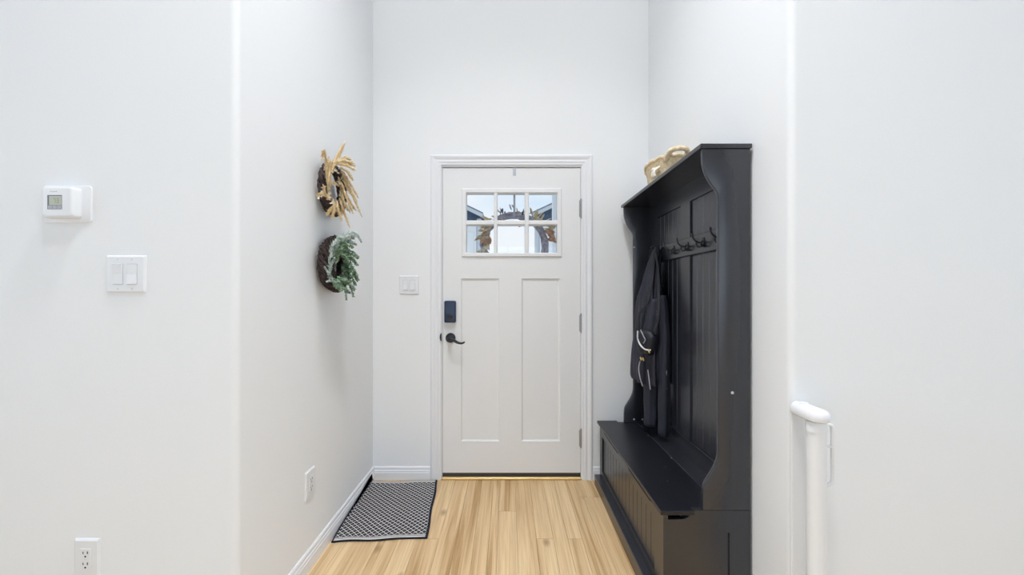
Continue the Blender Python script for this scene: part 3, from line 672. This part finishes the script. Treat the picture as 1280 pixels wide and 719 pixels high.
g = Vector((.782, 2.205, .955))
t = thing('sling_bag', 'small black sling bag with silver zipper hanging over the jacket', 'bag', (g.x, g.y, .87))
tang = Vector((.42, -.9, 0)).normalized(); outn = Vector((-.9, -.42, 0)).normalized()
def bp(a, z, h): v = g+tang*a+outn*h; return Vector((v.x, v.y, g.z+z))
b = B(); rings = []
for h, f in ((-.028, .80), (-.018, .96), (0, 1.0), (.016, .96), (.027, .82), (.032, .55)):
    rg = []
    for k in range(36):
        a = 2*math.pi*k/36; ca, sa = math.cos(a), math.sin(a)
        x = .064*f*math.copysign(abs(ca)**.75, ca); z = .072*f*math.copysign(abs(sa)**.8, sa) + .010*ca
        rg.append(bp(x+.004*math.sin(3*a), z-.012*ca, h+.003*math.sin(5*a)))
    rings.append(rg)
loft(b, rings); obj('bag_body', b, FABRIC2, t, smooth='all')
zc_ = catmull([bp(-.045, .062, .026), bp(-.036, .020, .034), bp(-.012, -.016, .036), bp(.022, -.034, .034), bp(.050, -.036, .022)], 8)
b = B(); tube(b, zc_, .0048, 8, flat=.6); obj('zipper', b, SILVER, t, smooth='all', label='curved silver zipper')
b = B(); tube(b, catmull([bp(-.018, .070, .030), bp(.010, .038, .036), bp(.022, .018, .035), bp(.010, -.002, .037)], 6), .003, 8); obj('piping', b, mat('grey_piping', (.35, .36, .40), .5), t, smooth='all')
for a, z, m_ in ((.050, -.044, GOLD), (-.012, -.092, GOLD), (.006, -.092, GOLD)):
    b = B(); p0 = bp(a-.006, z+.010, .032); p1 = bp(a+.004, z-.008, .033)
    tube(b, [p0, (p0+p1)/2, p1], [.003, .0055, .004], 8); obj('zipper_pull', b, m_, t, smooth='all', label='small gold zipper pull')
b = B(); tube(b, catmull([(.848, 2.270, 1.486), (.828, 2.238, 1.36), (.800, 2.222, 1.20), bp(-.045, .16, .012), bp(-.056, .062, .008)], 8), .0085, 8, flat=.35); obj('strap', b, FABRIC2, t, smooth='all')
b = B(); tube(b, catmull([(.850, 2.262, 1.486), (.845, 2.205, 1.36), (.832, 2.165, 1.20), bp(.080, .14, .0), bp(.058, .050, .004)], 8), .0085, 8, flat=.35); obj('strap', b, FABRIC2, t, smooth='all')
b = B(); c0 = Vector((.8285, 2.158, 1.115))
for dz in (-.018, 0, .018): box(b, c0.x-.008, c0.x+.004, c0.y-.012, c0.y+.012, c0.z+dz-.003, c0.z+dz+.003, bev=.001)
box(b, c0.x-.006, c0.x+.002, c0.y-.013, c0.y-.009, c0.z-.02, c0.z+.02); box(b, c0.x-.006, c0.x+.002, c0.y+.009, c0.y+.013, c0.z-.02, c0.z+.02)
obj('buckle', b, mat('buckle_plastic', (.06, .06, .075), .3), t)

# ------------------------------------------------------------------ mat
b = B(); W_, H_ = .475, .66; nx, ny = 40, 56; MT = .007
uvl = b.loops.layers.uv.new('uv')
def mat_pt(u, v, top):
    # u across 0..W_, v along 0..H_ (0 = near end); laid slightly askew, so the far corner rides up the baseboard
    tt = v/H_
    x = -.872 + u*.985 - .056*tt + .003*math.sin(tt*11)*(u/W_)
    y = 1.931 + .034*(u/W_) + v*.605/H_ + .003*math.sin(u*22)*(1-tt)
    z = .0004 + .0020*math.sin(u*16+v*9)**2; lim = -.866
    if x < lim:                                # bend up against the baseboard
        e = lim-x; q = min(e, .012); x = lim-q*.75; z += max(0, e-q)*.95+q*q*28
        y -= .25*max(0, e-q)
    d = max(0, 1-math.hypot(u/.16, (H_-v)/.20)); z += .012*d
    if top: z += MT
    return (x, y, z)
P = {}; 
for k in (0, 1):
    for i in range(nx+1):
        for j in range(ny+1): P[i, j, k] = b.verts.new(mat_pt(W_*i/nx, H_*j/ny, k))
def uvf(vs, ks):
    f = b.faces.new([P[q] for q in ks])
    for l, q in zip(f.loops, ks): l[uvl].uv = (W_*q[0]/nx, H_*q[1]/ny)
for i in range(nx):
    for j in range(ny):
        for k in (0, 1): uvf(None, [(i, j, k), (i+1, j, k), (i+1, j+1, k), (i, j+1, k)])
for i in range(nx):
    for j in (0, ny): uvf(None, [(i, j, 0), (i+1, j, 0), (i+1, j, 1), (i, j, 1)])
for j in range(ny):
    for i in (0, nx): uvf(None, [(i, j, 0), (i, j+1, 0), (i, j+1, 1), (i, j, 1)])
tag(obj('floor_mat', b, mat_rug(), smooth=True), 'black and white lattice woven mat on the floor beside the front door', 'mat')

# ------------------------------------------------------------------ wreaths
def wp(px, py, n):
    """point on a plane parallel to the left wall, n metres off it"""
    X = XL+n; s = (635-px)/-X; return Vector((X, F/s, CAMZ+(367-py)/s))
def vine_ring(name, parent, c, rad, minor, nrm, strands, m, seed, lo=.75):
    r_ = random.Random(seed); b = B(); u = nrm.orthogonal().normalized() if abs(nrm.z) < .9 else Vector((1, 0, 0)); u = Vector((0, 0, 1)); v = nrm.cross(u)
    for s in range(strands):
        ph = r_.uniform(0, 6.28); fr = r_.choice((2, 3, 4)); k0 = r_.uniform(0, 6.28); mr = minor*r_.uniform(.35, 1.0); st = r_.uniform(0, 6.28); ln = r_.uniform(3.5, 6.28); pts = []
        for k in range(29):
            a = st+ln*k/28
            q = fr*a+ph; rr_ = rad+mr*math.cos(q)+.004*math.sin(7*a+k0)
            pts.append(c+(u*math.cos(a)+v*math.sin(a))*rr_+nrm*(mr*math.sin(q)))
        tube(b, pts, r_.uniform(.0018, .0036), 5)
    return obj(name, b, m, parent, smooth='all')
def blade(b, p, d, ln, wd, side):
    q = p+d*ln; mid = p+d*ln*.45
    vs = [b.verts.new(x) for x in (p, mid+side*wd, q, mid-side*wd)]; c = b.verts.new(mid+d.cross(side).normalized()*wd*.35)
    for i in range(4): b.faces.new((vs[i], vs[(i+1) % 4], c))
def rdir(r_):
    while True:
        v = Vector((r_.uniform(-1, 1), r_.uniform(-1, 1), r_.uniform(-1, 1)))
        if .1 < v.length < 1: return v.normalized()
def plume(parent, name, pts, fat, m, seed, dens=1.0):
    r_ = random.Random(seed); pts = catmull(pts, 8); n = len(pts); b = B(); fat *= 1.35
    tube(b, pts, [max(.0012, fat*.30*math.sin(math.pi*min(1, .12+.85*i/(n-1)))) for i in range(n)], 6)
    for i in range(n-1):
        u = i/(n-1); d = (pts[i+1]-pts[i]).normalized()
        env = math.sin(math.pi*min(1, .12+.80*u))**.6
        for k in range(int(24*dens)):
            sd = d.cross(rdir(r_)).normalized(); dr = (d*r_.uniform(.5, 1.4)+sd*r_.uniform(.5, 1.0)).normalized()
            if u > .85: dr = (d*1.5+sd*.5).normalized()
            p = pts[i].lerp(pts[i+1], r_.random())
            blade(b, p, dr, fat*r_.uniform(.8, 1.7)*max(.4, env), .0014, d.cross(sd))
    return obj(name, b, m, parent)
def sprig(parent, name, pts, leaf, m, seed, wide=.22, step=1):
    r_ = random.Random(seed); pts = catmull(pts, 9); n = len(pts); b = B()
    tube(b, pts, [.0022*(1-.6*i/(n-1)) for i in range(n)], 5)
    ref = rdir(r_)
    for i in range(1, n-1, step):
        u = i/(n-1); d = (pts[i+1]-pts[i]).normalized(); s0 = d.cross(ref).normalized(); s1 = d.cross(s0).normalized()
        for k in range(4):
            a = k*math.pi/2+r_.uniform(-.5, .5)+i*.7
            sd = s0*math.cos(a)+s1*math.sin(a)*.8; dr = (d*r_.uniform(.7, 1.2)+sd).normalized()
            blade(b, pts[i], dr, leaf*(1.1-.6*u)*r_.uniform(.7, 1.2), leaf*wide*r_.uniform(.7, 1.1), d.cross(sd).normalized())
    return obj(name, b, m, parent)
NX = Vector((1, 0, 0))
c1 = Vector((XL+.038, 1.915, 1.738))
t = thing('pampas_wreath', 'dark vine wreath with dried tan pampas plumes, upper wreath on the wall', 'wreath', (XL, c1.y, c1.z-.15))
vine_ring('vine_ring', t, c1, .104, .023, NX, 120, TWIG, 3)
PL = [  # (points in px, offset), fatness
 ([(415, 212, .075), (420, 198, .08), (431, 178, .085)], .012), ([(414, 215, .08), (424, 195, .09), (429, 183, .10)], .009),
 ([(411, 222, .075), (408, 203, .08), (405, 190, .082), (402, 200, .085)], .010), ([(413, 236, .075), (412, 215, .085), (411, 198, .08)], .012),
 ([(410, 240, .075), (411, 222, .09), (414, 203, .09)], .010),
 ([(417, 203, .08), (428, 201, .10), (441, 204, .13)], .013), ([(418, 205, .08), (430, 206, .11), (443, 212, .14)], .013), ([(420, 206, .08), (430, 198, .10), (437, 199, .12)], .012),
 ([(424, 209, .09), (434, 215, .12), (440, 224, .14)], .012), ([(419, 204, .08), (431, 203, .10), (443, 207, .12)], .013), ([(427, 232, .08), (436, 250, .11), (444, 262, .13)], .011), ([(429, 214, .08), (433, 228, .10), (436, 240, .12)], .013), ([(427, 245, .07), (429, 258, .09), (428, 268, .10)], .011), ([(409, 230, .07), (408, 215, .08), (407, 200, .08)], .009), ([(420, 254, .07), (413, 262, .09), (409, 268, .09)], .009), ([(426, 213, .08), (436, 227, .12), (447, 246, .14)], .011), ([(428, 218, .08), (437, 236, .12), (446, 252, .14)], .010),
 ([(428, 224, .09), (441, 246, .13), (452, 270, .15)], .009), ([(427, 228, .09), (433, 247, .11), (441, 266, .13)], .011), ([(427, 236, .08), (430, 252, .10), (437, 265, .11)], .011),
 ([(424, 247, .08), (430, 265, .10), (437, 284, .12)], .010), ([(421, 250, .08), (423, 263, .09), (427, 275, .10)], .011), ([(416, 248, .08), (418, 260, .09), (415, 272, .10)], .011),
 ([(414, 247, .08), (404, 243, .08), (396, 244, .075)], .009), ([(413, 250, .08), (407, 243, .085), (404, 232, .08)], .008),
 ([(425, 241, .06), (426, 231, .07), (423, 222, .08)], .008), ([(424, 233, .06), (419, 229, .08), (416, 228, .09)], .007)]
for i, (pts, fat) in enumerate(PL): plume(t, 'pampas_plume', [wp(*p) for p in pts], fat*.85, PAMPAS, 100+i)
for i in range(16):
    px, py = [(401, 244), (405, 234), (409, 248), (414, 253), (419, 256), (407, 211), (417, 213), (424, 228), (426, 243), (412, 241), (398, 246), (421, 262), (416, 265), (404, 240), (422, 215), (428, 221)][i]
    c = wp(px, py, .078); b = B(); r_ = random.Random(i)
    for k in range(9): d = rdir(r_); blade(b, c, d, r_.uniform(.010, .018), .004, d.orthogonal().normalized())
    obj('dried_bloom', b, CREAM, t)
c2 = Vector((XL+.045, 1.925, 1.375))
t = thing('greenery_wreath', 'dark vine wreath with frosted green sprigs, lower wreath on the wall', 'wreath', (XL, c2.y, c2.z-.15))
vine_ring('vine_ring', t, c2, .102, .036, NX, 150, TWIG, 5)
SP = [([(413, 318, .09), (418, 303, .10), (430, 294, .12), (444, 291, .15), (452, 303, .17)], .020, 1), ([(414, 310, .09), (424, 300, .11), (438, 294, .14), (449, 297, .16)], .020, 1), ([(415, 322, .09), (420, 308, .10), (432, 299, .12), (442, 298, .14)], .022, 1),
      ([(414, 340, .085), (412, 325, .09), (416, 312, .10)], .018, 1), ([(412, 350, .085), (413, 335, .095), (418, 322, .10)], .018, 1), ([(417, 352, .09), (411, 343, .09), (406, 334, .085)], .014, 1), ([(421, 354, .09), (414, 351, .09), (409, 352, .085)], .014, 1),
      ([(420, 308, .09), (430, 305, .12), (441, 309, .14)], .026, 0), ([(423, 312, .09), (434, 313, .12), (444, 320, .14)], .026, 0), ([(425, 318, .09), (437, 321, .12), (446, 331, .14)], .026, 0), ([(419, 322, .09), (424, 312, .11), (434, 306, .12)], .026, 0),
      ([(420, 330, .09), (423, 318, .10), (430, 312, .11)], .024, 0), ([(428, 325, .09), (438, 332, .12), (446, 345, .14)], .026, 0), ([(429, 330, .09), (437, 342, .12), (444, 356, .13)], .026, 0), ([(430, 335, .09), (436, 350, .11), (442, 371, .12)], .022, 0),
      ([(428, 340, .09), (431, 356, .10), (433, 375, .11)], .020, 0), ([(425, 345, .09), (427, 357, .10), (437, 366, .11)], .022, 0), ([(418, 348, .09), (424, 356, .10), (432, 360, .11)], .024, 0), ([(416, 350, .09), (421, 358, .10), (426, 363, .11)], .022, 0),
      ([(427, 330, .08), (433, 338, .11), (440, 340, .13)], .026, 0), ([(422, 304, .09), (434, 301, .12), (445, 306, .15)], .026, 1), ([(425, 322, .09), (438, 316, .12), (447, 322, .14)], .028, 0), ([(428, 334, .09), (440, 340, .12), (447, 350, .14)], .028, 0), ([(424, 350, .09), (433, 352, .11), (443, 362, .13)], .026, 0), ([(418, 316, .09), (426, 306, .11), (437, 304, .12)], .028, 0), ([(424, 315, .10), (436, 327, .13), (440, 345, .14)], .026, 0), ([(421, 345, .09), (428, 350, .11), (438, 352, .13)], .024, 0)]
for i, (pts, lf, pale) in enumerate(SP): sprig(t, 'sprig', [wp(*p) for p in pts], lf, PALEGREEN if pale else GREEN, 300+i)

# ------------------------------------------------------------------ safety gate at the right wall
gx, gy = .9455, 1.202
t = thing('safety_gate', 'white retractable safety gate post mounted on the wall right of the hall tree', 'safety gate', (gx, gy, .0))
GT = .838
def oval(cx, cy, rx, ry, z, n=28): return [(cx+rx*math.cos(a), cy+ry*math.sin(a), z) for a in [2*math.pi*k/n for k in range(n)]]
b = B(); loft(b, [oval(gx, gy, .0255, .026, z) for z in (.02, GT-.03)]); obj('post', b, PLASTIC2, t, smooth=True)
b = B(); loft(b, [oval(gx, gy, .0272, .0275, GT-.03), oval(gx, gy, .0272, .0275, GT-.004), oval(gx, gy, .025, .0255, GT)]); obj('collar', b, PLASTIC2, t, smooth=True)
def stad(off, z):
    r = .0335-off; y1 = YF-.018; out = []
    for k in range(13): a = math.pi+math.pi*k/12; out.append((gx+r*math.cos(a), gy-.004+r*math.sin(a), z))
    for k in range(13): a = math.pi*k/12; out.append((gx+r*.85*math.cos(a), y1+.016*math.sin(a), z))
    return out
b = B(); loft(b, [stad(.010, GT+.001), stad(.002, GT+.006), stad(0, GT+.014), stad(.002, GT+.026), stad(.008, GT+.035), stad(.018, GT+.039)]); obj('top_bracket', b, PLASTIC2, t, smooth=True)
b = B(); loft(b, [[(x, y, z) for x, y in [(gx+.014*math.cos(a), YF-.035+.010*math.sin(a)) for a in [2*math.pi*k/16 for k in range(16)]]] for z in (GT+.036, GT+.043)]); obj('release_button', b, PLASTIC2, t, smooth=True)
obj('wall_strip', bx(gx-.020, gx+.022, YF-.012, YF-.0005, .02, GT+.004, bev=.004, seg=2), PLASTIC2, t)
b = B(); hy = gy+.012; hxx = gx+.026
tube(b, catmull([(hxx-.01, hy, GT-.012), (hxx+.023, hy, GT-.014), (hxx+.033, hy, GT-.030), (hxx+.033, hy, GT-.11), (hxx+.033, hy, GT-.18), (hxx+.023, hy, GT-.200), (hxx-.01, hy, GT-.203)], 6), .0055, 10)
tube(b, [(hxx-.008, hy, GT-.082), (hxx+.033, hy, GT-.082)], .005, 8); obj('pull_handle', b, PLASTIC2, t, smooth=True)

# ------------------------------------------------------------------ outside: porch wreath, column, garages
c3 = Vector((.043, YD+.10, 1.555)); NY = Vector((0, 1, 0))
t = thing('porch_wreath', 'autumn wreath with dried leaves hanging outside, seen through the door panes', 'wreath', (c3.x, c3.y, c3.z-.25))
GV = mat('greyed_vine', (.36, .34, .42), .8, .2, col2=(.66, .63, .68), vscale=40)
RUST = mat('rust_leaf', (.52, .27, .17), .7, .2, col2=(.78, .52, .38), vscale=30); STRAW = mat('straw_leaf', (.72, .58, .32), .7, .2, col2=(.86, .76, .56), vscale=30); TEAL = mat('slate_leaf', (.12, .16, .20), .7, .2)
vine_ring('vine_ring', t, c3, .212, .023, NY, 130, GV, 9)
r_ = random.Random(21)
def wleaf(a, rr_, dr_ang, ln, wd, m, dy):
    ln *= .72; wd *= .7
    p = c3+Vector((math.cos(a)*rr_, dy, math.sin(a)*rr_)); d = Vector((math.cos(dr_ang), r_.uniform(-.25, .25), math.sin(dr_ang))).normalized()
    b = B(); s = d.cross(Vector((r_.uniform(-.3, .3), 1, r_.uniform(-.3, .3)))).normalized(); pts = [p+d*ln*k/6 for k in range(7)]
    for k in range(6):
        w0 = wd*math.sin(math.pi*(k+.15)/6.3); w1 = wd*math.sin(math.pi*(k+1.15)/6.3) if k < 5 else .0008
        q0, q1 = pts[k]+NY*.012*math.sin(k), pts[k+1]+NY*.012*math.sin(k+1)
        vs = [b.verts.new(x) for x in (q0-s*w0, q0+s*w0, q1+s*w1, q1-s*w1)]; b.faces.new(vs)
    obj('leaf', b, m, t)
for i in range(26):                       # left cluster
    a = math.radians(r_.uniform(150, 200)); wleaf(a, .20+r_.uniform(-.02, .04), r_.uniform(3.6, 5.2), r_.uniform(.05, .10), r_.uniform(.012, .022), r_.choice((RUST, RUST, STRAW)), r_.uniform(-.045, .0))
for i in range(14):
    a = math.radians(r_.uniform(125, 160)); wleaf(a, .215+r_.uniform(-.02, .03), a+r_.uniform(.6, 1.6), r_.uniform(.06, .11), r_.uniform(.010, .016), STRAW, r_.uniform(-.04, .0))
for i in range(16):                       # right cluster
    a = math.radians(r_.uniform(5, 28)); wleaf(a, .235+r_.uniform(-.01, .03), r_.uniform(-1.0, .9), r_.uniform(.05, .085), r_.uniform(.013, .024), r_.choice((RUST, RUST, STRAW)), r_.uniform(-.045, .0))
for i in range(14):
    a = math.radians(r_.uniform(30, 62)); wleaf(a, .22+r_.uniform(-.02, .03), a+r_.uniform(-.9, .9), r_.uniform(.06, .12), r_.uniform(.007, .014), STRAW, r_.uniform(-.04, .0))
for i in range(16):
    a = math.radians(r_.uniform(62, 125)); wleaf(a, .225+r_.uniform(-.02, .02), a+r_.uniform(-1.1, 1.1), r_.uniform(.03, .07), r_.uniform(.005, .011), r_.choice((STRAW, GV, TEAL)), r_.uniform(-.04, .0))
for a, rr_, dr in ((100, .17, -1.9), (78, .165, -1.0), (74, .17, -.6), (70, .16, -2.4)):
    wleaf(math.radians(a), rr_, dr, .05, .011, RUST if a < 80 else TEAL, -.02)

PW = mat('porch_white', (.80, .82, .85), .5, .4)
t = thing('porch_column', 'white square porch column outside, seen at the right edge of the door panes', 'column', (.475, 3.75, -.12))
obj('shaft', bx(.425, .525, 3.70, 3.80, .03, 2.95, bev=.004), PW, t); obj('base', bx(.405, .545, 3.68, 3.82, -.118, .03, bev=.004), PW, t); obj('capital', bx(.405, .545, 3.68, 3.82, 2.95, 3.05, bev=.004), PW, t)
CONC = mat('pale_concrete', (.84, .85, .86), .9, .2, bump=.2, bscale=60, var=.05, vscale=3)
tag(obj('porch_slab', bx(-1.6, 1.6, YD+.15, 4.0, -.25, -.118), CONC), 'pale concrete porch slab outside the front door', 'porch', kind='structure')
tag(obj('ground', bx(-40, 40, 4.0, 60, -.4, -.25), CONC), 'pale ground outside the front door', 'ground', kind='structure')
SIDING = mat('blue_siding', (.075, .12, .19), .7, .3, var=.25, vscale=6); ROOF = mat('shingle_roof', (.22, .26, .32), .9, .2, bump=.6, bscale=40, var=.2, vscale=10); FASC = mat('fascia', (.62, .66, .70), .6, .3); GD = mat('garage_door_white', (.90, .91, .92), .6, .3)
def garage(x_in, x_apex, x_out, y, z_e, z_a, label, y1):
    t = thing('garage', label, 'garage', ((x_in+x_out)/2, y, -.25), 'garages across the street')
    z_o = z_e
    obj('wall', prism(B(), [(x_in, -.25), (x_out, -.25), (x_out, z_o), (x_apex, z_a), (x_in, z_e)], 'y', y, y1), SIDING, t)
    s = 1 if x_in > x_apex else -1
    for xa, za, xb, zb in ((x_apex, z_a, x_in+.10*s, z_e-.048), (x_apex, z_a, x_out-.10*s, z_o-.048)):
        obj('roof_slope', prism(B(), [(xa, za), (xb, zb), (xb, zb+.09), (xa, za+.09)], 'y', y-.25, y1+.2), ROOF, t)
        obj('fascia', prism(B(), [(xa, za-.03), (xb, zb-.03), (xb, zb+.05), (xa, za+.05)], 'y', y-.28, y-.251), FASC, t)
    x0, x1 = sorted((x_in-.06*s, x_out+.12*s))
    gd = obj('garage_door', bx(x0, x1, y-.04, y-.001, -.249, 2.80, bev=.004), GD, t)
    for k in range(4):
        n = 5
        for j in range(n):
            wd = (x1-x0)/n; obj('garage_door_panel', bx(x0+wd*j+.06, x0+wd*(j+1)-.06, y-.055, y-.041, -.15+k*.74, .42+k*.74, bev=.01), GD, gd)
    obj('corner_trim', bx(x_in-.05, x_in+.05, y-.045, y-.001, -.249, z_e-.06), FASC, t)
garage(-.66, -2.95, -5.2, 9.0, 3.00, 4.10, 'blue sided garage with grey roof outside, seen through the left panes', 9.7)
garage(.66, 2.95, 5.2, 9.0, 3.02, 4.08, 'blue sided garage with grey roof outside, seen through the right panes', 9.7)
